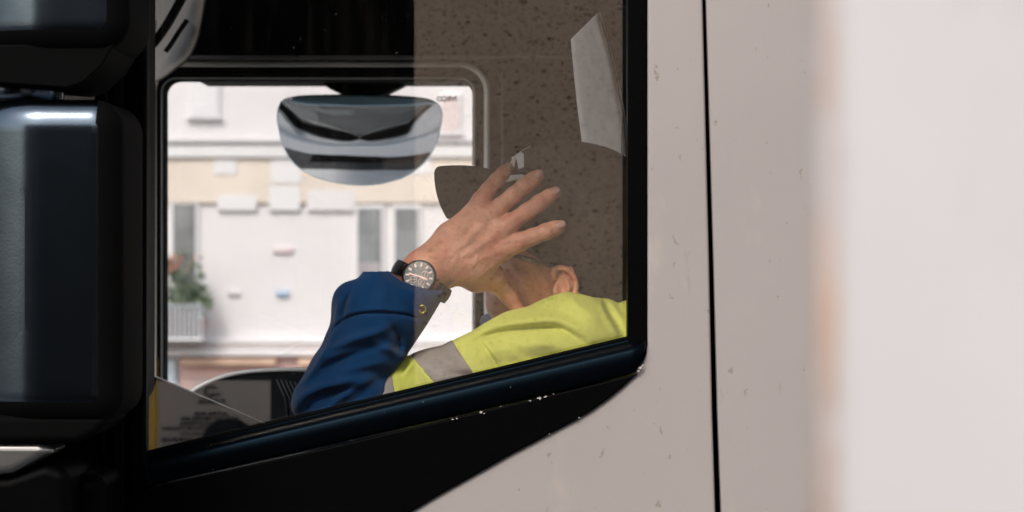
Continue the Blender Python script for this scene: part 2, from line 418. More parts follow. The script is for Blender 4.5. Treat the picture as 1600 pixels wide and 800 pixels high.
fb('shopfront', 282, 557, 560, 700, .06, pink)
fb('awning', 284, 560, 434, 570, .25, orange); fb('awning', 470, 560, 520, 570, .5, orange)
fb('shop_window', 300, 590, 420, 690, .08, mat('shop_pane', (.55, .42, .40), .3)); fb('shutter', 255, 562, 276, 612, .1, mat('pale_blue_shutter', (.62, .70, .80), .6))
fb('door', 590, 560, 650, 716, .08, greyp); fb('door', 700, 560, 760, 716, .08, greyp)
# a light balcony rail with plants in front of the left window
rail = mat('rail_iron', (.42, .44, .48), .5)
bal = fb('balcony', 236, 526, 326, 530, .75, stonew)
for i in range(12):
    x = 240 + i * 7.4; a = P(x, 478, FD); b = P(x, 526, FD)
    wbox('baluster', (a.x, y0 - .68, b.z), (a.x + .035, y0 - .645, a.z), rail, bal)
a = P(238, 474, FD); b = P(324, 478, FD); wbox('handrail', (a.x, y0 - .7, b.z), (b.x, y0 - .63, a.z), rail, bal)
terracotta = mat('terracotta', (.55, .22, .11), .8, var=.1); leafm = mat('leaf', (.14, .19, .12), .6, var=.3, vscale=8); flowers = mat('red_flowers', (.6, .22, .15), .7, var=.3)
def plant(px, base, s, lab, fl=False):
    c = P(px, base, FD); c.y = y0 - .42
    t = thing('potted_plant', c, lab, 'plant', 'plants on the balcony')
    tube('pot', [c, c + Vector((0, 0, .24 * s)), c + Vector((0, 0, .25 * s))], [.10 * s, .15 * s, .16 * s], terracotta, t, seg=14)
    vs = []; fs = []; rnd = random.Random(int(px))
    for i in range(150):
        u = Vector((rnd.gauss(0, 1), rnd.gauss(0, .5), rnd.gauss(0, 1))).normalized() * rnd.random() ** .4
        p = c + Vector((u.x * .24 * s, u.y * .18 * s, .52 * s + u.z * .3 * s))
        q = Vector((rnd.gauss(0, 1), rnd.gauss(0, 1), rnd.gauss(0, 1))).normalized(); r = q.orthogonal().normalized()
        k = len(vs); vs += [p - q * .05, p + r * .025, p + q * .05, p - r * .025]; fs.append((k, k + 1, k + 2, k + 3))
    o = mesh('foliage', vs, fs, leafm, t); o['kind'] = 'stuff'
    if fl:
        vs2 = []; fs2 = []
        for i in range(60):
            p = c + Vector((rnd.gauss(0, .17), rnd.gauss(0, .1) - .05, .75 * s + rnd.gauss(0, .07)))
            q = Vector((rnd.gauss(0, 1), rnd.gauss(0, 1), rnd.gauss(0, 1))).normalized(); r = q.orthogonal().normalized()
            k = len(vs2); vs2 += [p - q * .03, p + r * .03, p + q * .03, p - r * .03]; fs2.append((k, k + 1, k + 2, k + 3))
        f = mesh('flowers', vs2, fs2, flowers, t); f['kind'] = 'stuff'
plant(264, 526, 1.15, 'flowering plant in a pot on the balcony, leftmost of the three', True)
plant(286, 526, 1.25, 'leafy green plant in a terracotta pot on the balcony, in front of the window')
plant(312, 526, .8, 'small plant in a pot on the balcony, right of the window')

# ---- what stands behind the camera and shows as a reflection in the cab window
yaw = math.radians(2.94)
gn = Vector((math.sin(yaw), -math.cos(yaw), 0)); gp = P(980, 400, 3.745)
def mirrored(px, py, d):
    v = P(px, py, d); return v - gn * 2 * (v - gp).dot(gn)
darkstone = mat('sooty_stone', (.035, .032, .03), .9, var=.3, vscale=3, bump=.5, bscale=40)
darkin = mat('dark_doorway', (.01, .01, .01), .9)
bld = thing('stone_gatehouse', (0, -6.6, 0), 'sooty stone building with a dark doorway, seen mirrored in the cab window', 'building')
wbox('wall', (-4.0, -7.4, 0), (-1.9, -6.0, 3.5), darkstone, bld); wbox('wall', (1.5, -7.4, 0), (6.0, -6.0, 3.5), darkstone, bld)
wbox('lintel', (-4.0, -7.4, 3.502), (6.0, -6.0, 4.0), darkstone, bld)
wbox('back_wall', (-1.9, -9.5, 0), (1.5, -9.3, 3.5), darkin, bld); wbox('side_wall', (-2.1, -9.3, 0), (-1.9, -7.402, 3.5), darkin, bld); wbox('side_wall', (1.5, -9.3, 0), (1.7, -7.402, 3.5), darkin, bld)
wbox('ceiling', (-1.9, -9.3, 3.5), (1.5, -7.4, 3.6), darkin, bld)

# notice board
post_w = mat('notice_print_ground', (.62, .58, .55), .6, var=.04); ink = mat('black_ink', (.01, .01, .01), .6); yel = mat('yellow_board', (.75, .48, .03), .5)
PD = 8.2
def prect(x0, yy0, x1, yy1, m, name, parent=None, off=0.0, th=.01):
    c = [mirrored(x, y, PD) for x, y in ((x0, yy0), (x1, yy0), (x1, yy1), (x0, yy1))]
    n_ = Vector((-gn.x, -gn.y, 0)); n_ = (c[1] - c[0]).cross(c[2] - c[1]).normalized()
    if n_.y < 0: n_ = -n_
    vs = [v + n_ * off for v in c] + [v + n_ * (off - th) for v in c]
    return mesh(name, vs, [(0, 1, 2, 3), (7, 6, 5, 4), (0, 4, 5, 1), (1, 5, 6, 2), (2, 6, 7, 3), (3, 7, 4, 0)], m, parent), c, n_
nb0 = mirrored(330, 780, PD); nb0.z = 0
board = thing('notice_board', nb0, 'white notice board with a yellow left border, seen mirrored low in the cab window', 'sign')
_, pc, pn = prect(236, 595, 422, 790, post_w, 'panel', board)
prect(205, 560, 246, 790, yel, 'yellow_border', board, .004, .02)
ps = K * PD / 1600
def ptext(s, x0_, x1_, by, hpx):
    o_ = mirrored((x0_ + x1_) / 2, by, PD) + pn * .003
    ex = (mirrored(x0_, by, PD) - mirrored(x1_, by, PD)).normalized(); ez = Vector((0, 0, 1))
    fr = Matrix.Translation(o_) @ Matrix(((ex.x, ez.x, pn.x, 0), (ex.y, ez.y, pn.y, 0), (ex.z, ez.z, pn.z, 0), (0, 0, 0, 1)))
    return text('lettering', s, hpx * ps * 1.4, ink, fr, board, .001, width=(x1_ - x0_) * ps, bold=.0003)
ptext('PARIS', 310, 352, 631, 8)
for s, a_, b_, by, h in [('ATELIER', 302, 357, 649, 5.5), ('BETON', 335, 373, 656.5, 5.5), ('MOBILIER', 282, 331, 656.5, 5.5), ('CONSTRUCTION', 282, 362, 664.5, 5.5), ('RENOVATION', 254, 352, 672, 5.5), ('TRAVAUX', 281, 350, 680, 5.5), ('MENUISERIE', 252, 350, 690, 6.5), ('SERVICE', 255, 345, 702, 6.5)]:
    ptext(s, a_, b_, by, h)
lp = []
for i in range(26):
    a = math.radians(40 + i * 11.5); r_ = 9.5 - i * .08
    lp.append(mirrored(330 + r_ * math.cos(a) * 1.15, 612 - r_ * math.sin(a) * .85, PD) + pn * .004)
tube('emblem', lp, 1.7 * ps, ink, board, seg=6)
tube('emblem', [mirrored(328, 617, PD) + pn * .005, mirrored(345, 616, PD) + pn * .005], 1.6 * ps, ink, board, seg=6)
for x in (250, 410):
    a = mirrored(x, 770, PD) - pn * .03; tube('leg', [Vector((a.x, a.y, 0)), a], .02, M['rubber'], board)
bc = mirrored(358, 690, 8.0)
bol = thing('bollard', (bc.x, bc.y, 0), 'black bollard with a domed top, mirrored in front of the notice board', 'bollard')
rb = 44 * K * 8.0 / 1600
prof = [(1.0, 0), (1.0, bc.z - .1), (1.0, bc.z), (.93, bc.z + .018), (.75, bc.z + .04), (.45, bc.z + .055), (.02, bc.z + .06)]
grid('dome_post', [[Vector((bc.x + rb * r_ * math.cos(t * math.pi / 12), bc.y + rb * r_ * math.sin(t * math.pi / 12), z)) for t in range(24)] for r_, z in prof], M['rubber'], bol, closed=True)
grid('base_collar', [[Vector((bc.x + rb * r_ * math.cos(t * math.pi / 12), bc.y + rb * r_ * math.sin(t * math.pi / 12), z)) for t in range(24)] for r_, z in [(1.15, .13), (1.15, .2), (1.01, .22)]], M['rubber'], bol, closed=True)

# the panel right beside the camera: white painted front, rusty edge, bare pitted back
pf = mat('white_panel_paint', (.60, .572, .572), .7, var=.03, vscale=14)
speckle(pf, 11, .55, .68, (.46, .42, .41), fac=.8)
edge = mat('rusty_edge', (.50, .35, .27), .8, var=.2, vscale=18); speckle(edge, 22, .42, .56, (.55, .49, .47))
back = mat('pitted_back', (.76, .60, .47), .85, var=.06, vscale=14, stretch=(1, 1, 3))
speckle(back, 88, .622, .645, (.04, .03, .02), stretch=(.8, 1, 1.7)); speckle(back, 140, .60, .63, (.04, .03, .02), stretch=(.7, 1, 1.6))
d0 = .85; xe = P(1283, 400, d0).x; ya = CY + d0
scr = thing('wall_panel', (xe + .5, ya, 0), 'tall white painted panel with a rusty edge, out of focus at the right', 'panel')
wbox('front_board', (xe + .0025, ya, .13), (xe + 1.3, ya + .006, 6), pf, scr)
wbox('back_board', (xe + .0025, ya + .0062, .13), (xe + 1.3, ya + .022, 6), back, scr)
wbox('edge_strip', (xe, ya - .001, .13), (xe + .0025, ya + .023, 6), edge, scr)
wbox('edge_trim', (xe + .0027, ya - .0015, .13), (xe + .0045, ya - .0002, 6), edge, scr)

# ================================================================== THE TRUCK
truck = thing('truck', (.2, 1.0, 0), 'white truck cab with black window frame, seen from the driver side', 'truck')
DS = 3.70
curve = [(1012, 540), (1010, 552), (1004, 566), (996, 577), (985, 592), (970, 606), (950, 622), (925, 640), (900, 655), (870, 671), (800, 708), (740, 742), (690, 770), (640, 800), (560, 845), (420, 925), (250, 1010)]
skin = [(1012, -780), (1012, 540)] + curve[1:] + [(250, 1900), (1147, 1900), (1137, 1400), (1128, 1000), (1118, 800), (1113, 640), (1108, 400), (1103, 200), (1098, 0), (1092, -780)]
door = prism('driver_door', skin, DS, DS + .04, M['paint'], truck, bevel=.0035)
# rear cab panel, gently bowed
rows = []
gap = [(1092, -780), (1098, 0), (1103, 200), (1108, 400), (1113, 640), (1118, 800), (1128, 1000), (1137, 1400), (1147, 1900)]
for gx, gy in gap:
    r_ = []
    for j in range(22):
        t = j / 21; px = gx + 5 + t * 560
        y_ = DS + .001 + .012 * t * t 
        a = P((px if j else gx + 5) + 3.5 * min(1, max(0, gy / 800)), gy, DS); r_.append(Vector((a.x, CY + y_, a.z)))
    rows.append(r_)
grid('cab_side_panel', rows, M['paint'], truck, solid=.02, soff=0, smooth=False)
pbox('gap_seal', 1085, -780, 1160, 1900, DS + .042, DS + .05, M['rubber'], truck)
# black lower trim below the ridge
low = [(196, 766), (500, 696), (760, 640), (1000, 583)] + [(1001, 570)] + curve[4:] + [(150, 1060), (-300, 1100), (-300, 766)]
prism('lower_trim', [(-400, 775), (200, 775), (204, 768), (330, 740), (500, 702), (760, 641), (998, 583.5)] + [(c[0] + .6, c[1] + .8) for c in curve[4:]] + [(200, 1030), (-400, 1100)], DS - .006, DS + .03, M['black'], door, bevel=.003)
# sloping sill: lofted profile from glass line out to the ridge
xs = np.linspace(0, 1, 40)
def sill_row(t):
    X = 205 + t * (1010 - 205)
    yg = 716 - (X - 205) * (716 - 524) / 803     # glass line
    yr = 762 - (X - 205) * (762 - 581) / 795     # ridge line
    pr = [(0, 3.712), (.08, 3.711), (.15, 3.7085), (.22, 3.704), (.28, 3.699), (.34, 3.6955), (.40, 3.694), (.6, 3.6935), (.9, 3.6935), (.97, 3.695), (1.0, 3.70)]
    fade = 1
    return [Vector((P(X - 18 * f * f * t ** 12, yg + (yr - yg) * f, 3.70).x, CY + d, P(X, yg + (yr - yg) * f, 3.70).z)) for f, d in pr]
grid('window_sill', [sill_row(t) for t in xs], M['ledge'], door, solid=.006, soff=0)
tube('sill_bead', [Vector((v.x, v.y - .0, v.z)) for v in [sill_row(t)[-1] for t in xs]], .0022, M['ledge'], door, seg=6)
tube('glass_channel', [sill_row(t)[0] + Vector((0, -.001, .001)) for t in xs], .003, M['rubber'], door, seg=6)
# right bar and corner of the frame
prism('window_frame', [(981, -780), (1012.5, -780), (1013, 541), (1010, 552), (1004, 566), (1000, 572), (985, 574), (981, 560)], 3.706, 3.76, M['black'], door, bevel=.004)
prism('window_frame', [(190, -780), (980, -780), (980, -60), (190, -60)], 3.70, 3.80, M['black'], door, bevel=.004)
prism('window_frame', [(196, -780), (232, -780), (228, 712), (240, 760), (206, 768), (199, 755)], 3.69, 3.78, M['black'], door, bevel=.005)
prism('window_gasket', [(232.5, -60), (234, -60), (230, 700), (228.5, 708)], 3.75, 3.765, M['rubber'], door)
# glass, turned a touch
gv = [(226, -70), (986, -70), (986, 532), (226, 714)]
vs = []
for x, y in gv:
    v = P(x, y, 3.75); yy = gp.y + (v.x - gp.x) * math.tan(yaw); vs.append(Vector((v.x, yy, v.z)))
mesh('window_glass', vs + [v + Vector((0, .004, 0)) for v in vs], [(0, 1, 2, 3), (7, 6, 5, 4), (0, 4, 5, 1), (1, 5, 6, 2), (2, 6, 7, 3), (3, 7, 4, 0)], M['glass'], door)
# chipped paint on the black trim
chip = mat('chipped_paint', (.40, .36, .34), .6); vs = []; fs = []
for cx, cy, r_ in [(843, 622, 5.5), (852, 620, 3), (828, 626, 2.2), (620, 640, 2), (621, 654, 2.6), (619, 664, 1.8), (668, 655, 3.2), (678, 650, 1.6), (707, 655, 2), (714, 654, 2.4), (751, 644, 2.6), (757, 646, 2), (782, 635, 1.2),
                   (423, 702, 2), (333, 734, 1.4), (518, 665, 1), (636, 639, 1.2), (647, 637, 1.6), (865, 616, 1.2), (960, 582, 1)]:
    t = (cx - 205) / 803; yg = 716 - (cx - 205) * 192 / 803
    k = len(vs); n_ = 9; d_ = 3.6925
    for i in range(n_):
        a = 2 * math.pi * i / n_; rr = r_ * random.uniform(.25, 1.0)
        vs.append(P(cx + rr * 1.3 * math.cos(a), cy + rr * .75 * math.sin(a), d_))
    fs.append(tuple(range(k, k + n_)))
o = mesh('paint_chips', vs, fs, chip, door, solid=.0008); o['kind'] = 'stuff'
vs = []; fs = []
for cx, cy, r_ in [(1001, 575, 3.5), (997, 580, 2.6), (1004, 571, 1.8), (905, 653, 1.6), (858, 678, 1.3)]:
    k = len(vs)
    for i in range(8):
        a = 2 * math.pi * i / 8; rr = r_ * random.uniform(.5, 1.1); vs.append(P(cx + rr * math.cos(a), cy + rr * .7 * math.sin(a), DS - .0068))
    fs.append(tuple(range(k, k + 8)))
o = mesh('paint_chips', vs, fs, chip, door, solid=.0008); o['kind'] = 'stuff'
# A pillar and everything black left of the window
pil = prism('front_pillar', [(162, -780), (194, -780), (196, 762), (172, 1100), (150, 1100), (163, 400)], 3.69, 3.95, M['black'], truck, bevel=.008)
prism('pillar_rib', [(178, -780), (184, -780), (184, 760), (178, 760)], 3.684, 3.70, M['black'], pil, bevel=.002)
prism('front_quarter', [(-400, 640), (162, 640), (166, 1100), (-400, 1100)], 3.72, 3.95, M['black'], truck, bevel=.01)
scrg = mat('windscreen_edge', (.22, .19, .17), .5, var=.7, vscale=40); 
wsd = prism('windscreen_corner', [(100, 60), (163, 60), (163, 190), (100, 190)], 3.80, 3.81, scrg, truck)
vs = []; fs = []
for i in range(26):
    for j in range(3):
        c = P(151 + j * 4.5 + (i % 2) * 2.2, 98 + i * 3.2, 3.795); k = len(vs)
        vs += [c + Vector((.0032 * math.cos(a * math.pi / 3), 0, .0032 * math.sin(a * math.pi / 3))) for a in range(6)]; fs.append(tuple(range(k, k + 6)))
o = mesh('dot_band', vs, fs, M['rubber'], wsd); o['kind'] = 'stuff'
prism('front_corner', [(-400, -780), (162, -780), (162, 62), (100, 62), (100, 640), (-400, 640)], 3.82, 3.9, M['black'], truck, bevel=.004)
# near mirrors
MD = 3.4
def resample(L, n):
    L = L + [L[0]]; seg = [math.dist(p, q) for p, q in zip(L, L[1:])]; tot = sum(seg); o = []; i = 0; acc = 0
    for k in range(n):
        t = tot * k / n
        while acc + seg[i] < t: acc += seg[i]; i += 1
        f = (t - acc) / seg[i]; o.append((L[i][0] + (L[i + 1][0] - L[i][0]) * f, L[i][1] + (L[i + 1][1] - L[i][1]) * f))
    return o
def pod(name, x0, y0, x1, y1, dep, corner, R_, xc, m, parent):
    """a soft cornered housing whose face curves away on its outer (left) side"""
    px = K * MD / 1600; rows = []; hw = min(x1 - x0, y1 - y0) / 2 - .25
    def row(ins, d):
        r_ = []
        for x, y in resample(rrect(x0 + ins, y0 + ins, x1 - ins, y1 - ins, max(corner - ins, .1), 8), 200):
            v = P(x, y, MD); u = max(0.0, (xc - x)) / (xc - x0)
            r_.append(Vector((v.x, CY + MD + d + .15 * (1 - math.sqrt(max(0, 1 - min(u, 1) ** 2 * .98))), v.z)))
        return r_
    rows.append(row(0, dep)); 
    for k in range(9):
        th = math.pi / 2 * k / 8; rows.append(row(R_ / px * (1 - math.cos(th)), R_ * (1 - math.sin(th)) * .8))
    i0 = R_ / px
    for k in range(1, 15): rows.append(row(i0 + (hw - i0) * k / 14, 0))
    o = grid(name, rows, m, parent, closed=True); o.data.materials.append(M['rubber'])
    for p in o.data.polygons:
        if p.normal.x > .16 or p.normal.z < -.16: p.material_index = 1
    return o
mir = pod('side_mirror', -112, 154, 189, 664, .2, 46, .032, 66, M['housing'], truck)
mir['label'] = 'lower door mirror housing'
prism('mirror_rim', [(-110, 648), (150, 648), (172, 655), (150, 678), (120, 692), (-240, 694)], MD + .01, MD + .2, M['rubber'], mir, bevel=.012)
tube('mirror_neck', [P(30, 100, MD + .12), P(30, 185, MD + .12)], .052, M['housing'], mir, seg=24)
um = pod('wide_angle_mirror', -110, -300, 200, 80, .2, 50, .03, 90, M['housing'], truck)
um['label'] = 'upper door mirror housing'
prism('mirror_rim', [(-110, 72), (120, 68), (160, 50), (176, 20), (190, -40), (196, -40), (184, 60), (160, 100), (130, 128), (105, 137), (-110, 122)], MD + .012, MD + .22, M['rubber'], um, bevel=.012)
arm = prism('mirror_arm', [(-260, 690), (60, 690), (90, 704), (20, 740), (-260, 775)], MD + .02, MD + .12, M['metalgrey'], truck, bevel=.02, bseg=5)
prism('arm_cover', [(-260, 745), (10, 742), (70, 722), (110, 735), (115, 900), (-260, 900)], MD + .03, MD + .3, M['black'], arm, bevel=.02)
prism('mirror_foot', rrect(106, 742, 166, 860, 26, 6), 3.5, 3.66, M['black'], truck, bevel=.018, bseg=5)

# ---- inside the cab
FW = 5.9
inner = rrect(256, 125, 738, 650, 22, 8)
def boxmap(L, x0, y0, x1, y1, cx, cy):
    o = []
    for x, y in L:
        dx, dy = x - cx, y - cy; s = min(((x1 - cx) if dx > 0 else (x0 - cx)) / dx if abs(dx) > 1e-6 else 1e9, ((y1 - cy) if dy > 0 else (y0 - cy)) / dy if abs(dy) > 1e-6 else 1e9)
        o.append((cx + dx * s, cy + dy * s))
    return o
outer = boxmap(inner, 60, -345, 1160, 1500, 500, 390)
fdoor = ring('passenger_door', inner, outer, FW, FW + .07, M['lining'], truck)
in2 = rrect(254, 123, 740, 652, 22, 8)
ring('door_skin', in2, boxmap(in2, 60, 110, 1160, 1700, 500, 390), FW + .074, FW + .10, mat('brightened_cab_paint', (.78, .77, .76), .3), fdoor)  # far skin made lighter than the cab so the kerb mirror reads brighter
tube('mirror_arc_strip', [P(x, 672, FW + .115) for x in (70, 400, 800, 1150)], .013, M['pale'], fdoor)  # unseen strip added so the kerb mirror shows a bright arc
tube('window_seal', [P(x, y, FW - .048) for x, y in rrect(240, 100, 761, 690, 44, 8)], .0058, M['seal'], fdoor, closed=True)
tube('window_seal', [P(x, y, FW - .004) for x, y in rrect(253, 122, 741.5, 652, 23, 8)], .0018, M['seal'], fdoor, closed=True)
tube('door_gasket', [P(x, y, FW - .03) for x, y in rrect(228, 88, 785, 720, 48, 8)], .0032, mat('gasket', (.14, .13, .12), .6), fdoor, closed=True)
tube('inner_frame', [P(x, y, FW - .03) for x, y in rrect(236, 112, 750, 690, 34, 8)], .010, M['lining'], fdoor, closed=True)
gvx = [P(x, y, FW + .03) for x, y in ((250, 119), (744, 119), (744, 656), (250, 656))]
mesh('window_glass', gvx + [v + Vector((0, .004, 0)) for v in gvx], [(0, 1, 2, 3), (7, 6, 5, 4), (0, 4, 5, 1), (1, 5, 6, 2), (2, 6, 7, 3), (3, 7, 4, 0)], M['farglass'], fdoor)
c = P(698, 158, FW + .028); sc = K * FW / 1600
text('lettering', 'IVECO', 10.5 * sc, ink, Matrix.Translation(c) @ Matrix(((-1.05, 0, 0, 0), (0, 0, -1, 0), (0, 1, 0, 0), (0, 0, 0, 1))), fdoor, .0002, bold=.0006)
# roof, shelf, rear wall, floor
ax0 = P(60, 0, FW).x; ax1 = P(1160, 0, FW).x
zr = 3.42
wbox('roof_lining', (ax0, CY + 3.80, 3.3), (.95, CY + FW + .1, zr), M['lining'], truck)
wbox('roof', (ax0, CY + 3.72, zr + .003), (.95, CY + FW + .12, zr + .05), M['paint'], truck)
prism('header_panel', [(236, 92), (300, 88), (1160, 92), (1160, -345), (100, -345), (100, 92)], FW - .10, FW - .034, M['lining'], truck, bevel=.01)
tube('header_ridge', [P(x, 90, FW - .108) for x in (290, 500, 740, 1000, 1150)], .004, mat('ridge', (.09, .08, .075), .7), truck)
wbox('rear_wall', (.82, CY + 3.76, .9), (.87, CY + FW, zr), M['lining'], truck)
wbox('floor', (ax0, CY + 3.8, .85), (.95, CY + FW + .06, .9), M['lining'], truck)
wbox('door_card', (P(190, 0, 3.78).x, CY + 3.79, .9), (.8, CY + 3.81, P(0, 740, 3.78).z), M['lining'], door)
# pale trim of the far front pillar with dark slots
T = [(228, 134), (240, 126), (258, 108), (274, 84), (290, 58), (300, 26), (306, -60), (228, -60)]
tr = []
for a_, b_ in zip(spline([(226, 138, 0), (232, 80, 0), (236, 20, 0), (246, -60, 0)], 14), spline([(238, 130, 0), (262, 104, 0), (292, 58, 0), (312, -60, 0)], 14)):
    tr.append([P(a_.x + (b_.x - a_.x) * t, a_.y + (b_.y - a_.y) * t, 5.72 - .17 * t) for t in np.linspace(0, 1.25, 12)])
pt = grid('pillar_trim', tr, M['trim'], truck, solid=.006, soff=0)
def slot(pts, w_, d, m, name='slot'):
    q = spline([(x, y, 0) for x, y in pts], 10)
    prism(name, [(v.x - w_, v.y - w_ * .5) for v in q] + [(v.x + w_, v.y + w_ * .5) for v in reversed(q)], d, d + .03, m, pt)
slot([(236, 70), (247, 56), (264, 30), (286, -10)], 5, 5.50, M['rubber']); slot([(257, 80), (266, 68), (278, 49), (291, 30)], 2.0, 5.49, M['rubber'])
slot([(236, 60), (237, 45), (239, 28)], 3.5, 5.49, mat('grab_handle', (.6, .62, .66), .3), 'handle')
tube('pillar_edge_bead', [P(239, 128, 5.7), P(238.5, 300, 5.7), P(238, 480, 5.72), P(237, 590, 5.72)], .0055, mat('bead', (.16, .16, .13), .5), truck)
# dashboard
dash = prism('dashboard', [(150, 548), (229, 583.5), (422, 666), (470, 760), (150, 760)], 4.5, 4.53, M['dash'], truck, bevel=.004)
tube('edge_trim', [P(150, 548, 4.497), P(229, 582, 4.497), P(330, 625, 4.497), P(418, 663, 4.497)], .0011, M['pale'], dash, seg=6)  # light along the dashboard edge, painted as a pale tube
arc = [(296, 616), (303, 610), (318, 601.5), (340, 592), (365, 585), (395, 580.5), (430, 578.5), (470, 578), (520, 580), (560, 590), (600, 610)]
hood = prism('instrument_hood', arc + [(640, 760), (280, 760)], 5.0, 5.03, M['dash'], truck, bevel=.003)
tube('edge_trim', [P(v.x, v.y - .6, 4.998) for v in spline([(x, y, 0) for x, y in arc], 40)], .0036, M['pale'], hood, seg=8)  # pale tube stands in for the hood's lit rim
for i in range(9): # moulded ribs on the hood
    tube('rib', [P(432 + i * 7, 592 + i, 4.998), P(446 + i * 7, 622 + i, 4.998), P(452 + i * 7, 680, 4.998)], .002, mat('rib_plastic', (.02, .03, .045), .5) if i == 0 else bpy.data.materials['rib_plastic'], hood, seg=6)
# seat: backrest and headrest
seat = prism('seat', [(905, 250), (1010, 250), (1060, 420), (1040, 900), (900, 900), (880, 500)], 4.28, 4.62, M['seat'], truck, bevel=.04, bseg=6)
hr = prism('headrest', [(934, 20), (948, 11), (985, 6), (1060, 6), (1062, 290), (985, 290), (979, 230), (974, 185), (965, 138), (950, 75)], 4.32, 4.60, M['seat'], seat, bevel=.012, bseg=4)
Lh = spline([(897, 54, 0), (900, 90, 0), (906, 150, 0), (914, 215, 0), (922, 285, 0)], 16); Rh = spline([(935, 21, 0), (951, 75, 0), (966, 140, 0), (975, 190, 0), (981, 285, 0)], 16)
rows = []
for a_, b_ in zip(Lh, Rh):
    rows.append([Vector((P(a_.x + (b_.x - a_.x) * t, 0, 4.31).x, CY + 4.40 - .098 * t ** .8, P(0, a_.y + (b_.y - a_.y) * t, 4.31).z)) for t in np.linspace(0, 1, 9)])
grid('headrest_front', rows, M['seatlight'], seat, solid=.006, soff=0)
tube('seam', [P(935, 20, 4.303), P(951, 70, 4.3), P(966, 135, 4.3), P(975, 186, 4.3), P(980, 260, 4.3)], .0012, mat('seam_thread', (.28, .25, .24), .8), seat, seg=6)
tube('seam', [P(973, 180, 4.301), P(971.5, 220, 4.301), P(971, 270, 4.301)], .001, bpy.data.materials['seam_thread'], seat, seg=6)
# kerb mirror hanging outside the far window
KD = 6.25
ol = [(435, 190), (437, 172), (446, 158), (470, 152), (510, 150.5), (565, 150), (620, 151.5), (660, 155), (682, 162), (690, 176), (688, 197), (680, 225), (662, 252), (634, 273), (600, 284), (562, 288), (522, 284), (485, 273), (458, 254), (442, 226)]
ols = spline([(x, y, 0) for x, y in ol + [ol[0]]], 60)[:-1]
def kr(s, dd, up=0):
    r_ = []
    for v in ols:
        x = 563 + (v.x - 563) * s; y = 215 + (v.y - 215) * s
        r_.append(P(x, y, KD) + Vector((0, dd + (P(0, y, KD).z - P(0, 215, KD).z) * -.62, 0)))
    return r_
km = grid('kerb_mirror', [kr(s, -.022 * (1 - s * s) ** 1.0 - .0) for s in (1.0, .97, .92, .85, .75, .62, .48, .32, .16, .01)], M['chrome'], truck, closed=True)
km['label'] = 'wide kerb mirror outside the passenger window'
grid('mirror_shell', [kr(s, dd) for s, dd in ((1.0, .001), (1.012, .004), (1.012, .02), (.97, .06), (.8, .085), (.4, .1), (.01, .1))], M['skyblue'], km, closed=True)
prism('sky_reflection_strip', [(450, 158), (470, 150.5), (565, 148.5), (660, 153), (684, 161), (640, 164), (565, 166), (480, 163)], KD - .085, KD - .03, M['skyblue'], km, bevel=.004)  # blue strip paints a sky reflection along the top of the mirror
prism('mirror_bracket', [(490, 122), (645, 122), (632, 132), (604, 146), (585, 149), (581, 158), (553, 158), (549, 149), (535, 147), (512, 136)], KD - .06, KD + .03, M['black'], km, bevel=.006)
prism('mirror_bracket', [(300, 60), (760, 60), (760, 123), (300, 123)], FW + .12, KD + .05, M['black'], km, bevel=.006)

# ================================================================== THE DRIVER
person = thing('person', (P(930, 400, 4.15).x, P(930, 400, 4.15).y, 1.2), 'driver in yellow high visibility jacket and dark cap, hand held over face', 'person')
B = Field((P(455, 0, 4).x, CY + 3.84, P(0, 700, 4.05).z), (P(1030, 0, 4.15).x, CY + 4.27, P(0, 225, 4.1).z), .0016)
# head (faces left): skull, jaw, cheek, chin, nose, brow, lips
B.ell(P(895, 352, 4.16), (.094, .078, .104), k=.01)
B.ell(P(838, 425, 4.155), (.066, .062, .062), rot=.3, k=.03)
B.cone(P(850, 455, 4.15), P(800, 478, 4.15), .042, .030, .03)
B.ell(P(786, 473, 4.135), (.021, .025, .023), k=.014)
B.ell(P(815, 420, 4.115), (.026, .022, .028), k=.02)
B.cone(P(775, 385, 4.155), P(742, 418, 4.155), .010, .014, .012); B.ell(P(748, 420, 4.14), (.010, .010, .008), k=.006)
B.cone(P(782, 365, 4.13), P(790, 362, 4.10), .012, .012, .015)
B.ell(P(768, 445, 4.15), (.010, .022, .0075), k=.006); B.ell(P(771, 456, 4.15), (.010, .020, .008), k=.006)
B.cone(P(895, 440, 4.17), P(925, 560, 4.2), .058, .062, .03)                     # neck
# pressed folds of the cheek
B.deep = 1.15
B.fold([(806, 410), (826, 425), (838, 446), (848, 478)], -.0042, 4.5, 4.1, CY + 4.13)
B.fold([(797, 412), (812, 432), (822, 452), (832, 482)], .0035, 5, 4.1, CY + 4.13)
B.fold([(812, 404), (836, 416), (852, 440), (862, 470)], .0025, 6, 4.1, CY + 4.13)
B.fold([(795, 425), (803, 440), (812, 462), (818, 486)], -.0035, 3, 4.1, CY + 4.13)
# ear
ep = [(867, 436), (865, 427), (868, 420), (876, 418), (886, 421), (895, 430), (900, 442), (899, 456), (893, 468), (884, 476), (876, 480)]
ed = 4.070
B.ell(P(883, 446, ed + .011), (.0135, .0065, .027), rot=-.22, k=.004)
B.ell(P(878, 452, ed + .001), (.0060, .0075, .0095), rot=-.2, k=.004, cut=True)
B.ell(P(883, 432, ed), (.0070, .0045, .0055), rot=-.6, k=.003, cut=True)
es = spline([(x, y, ed + (.006 if i < 1 else 0) + (.003 if i > 8 else 0)) for i, (x, y) in enumerate(ep)], 24)
B.chain([(P(v.x, v.y, v.z), .0030) for v in es], .0025)
B.chain([(P(869, 446, 4.077), .0028), (P(868, 455, 4.075), .0036), (P(873, 463, 4.076), .0028)], .003)
B.chain([(P(877, 432, 4.074), .0018), (P(886, 438, 4.0735), .0022), (P(889, 450, 4.0735), .0024), (P(885, 463, 4.075), .0026)], .0025)
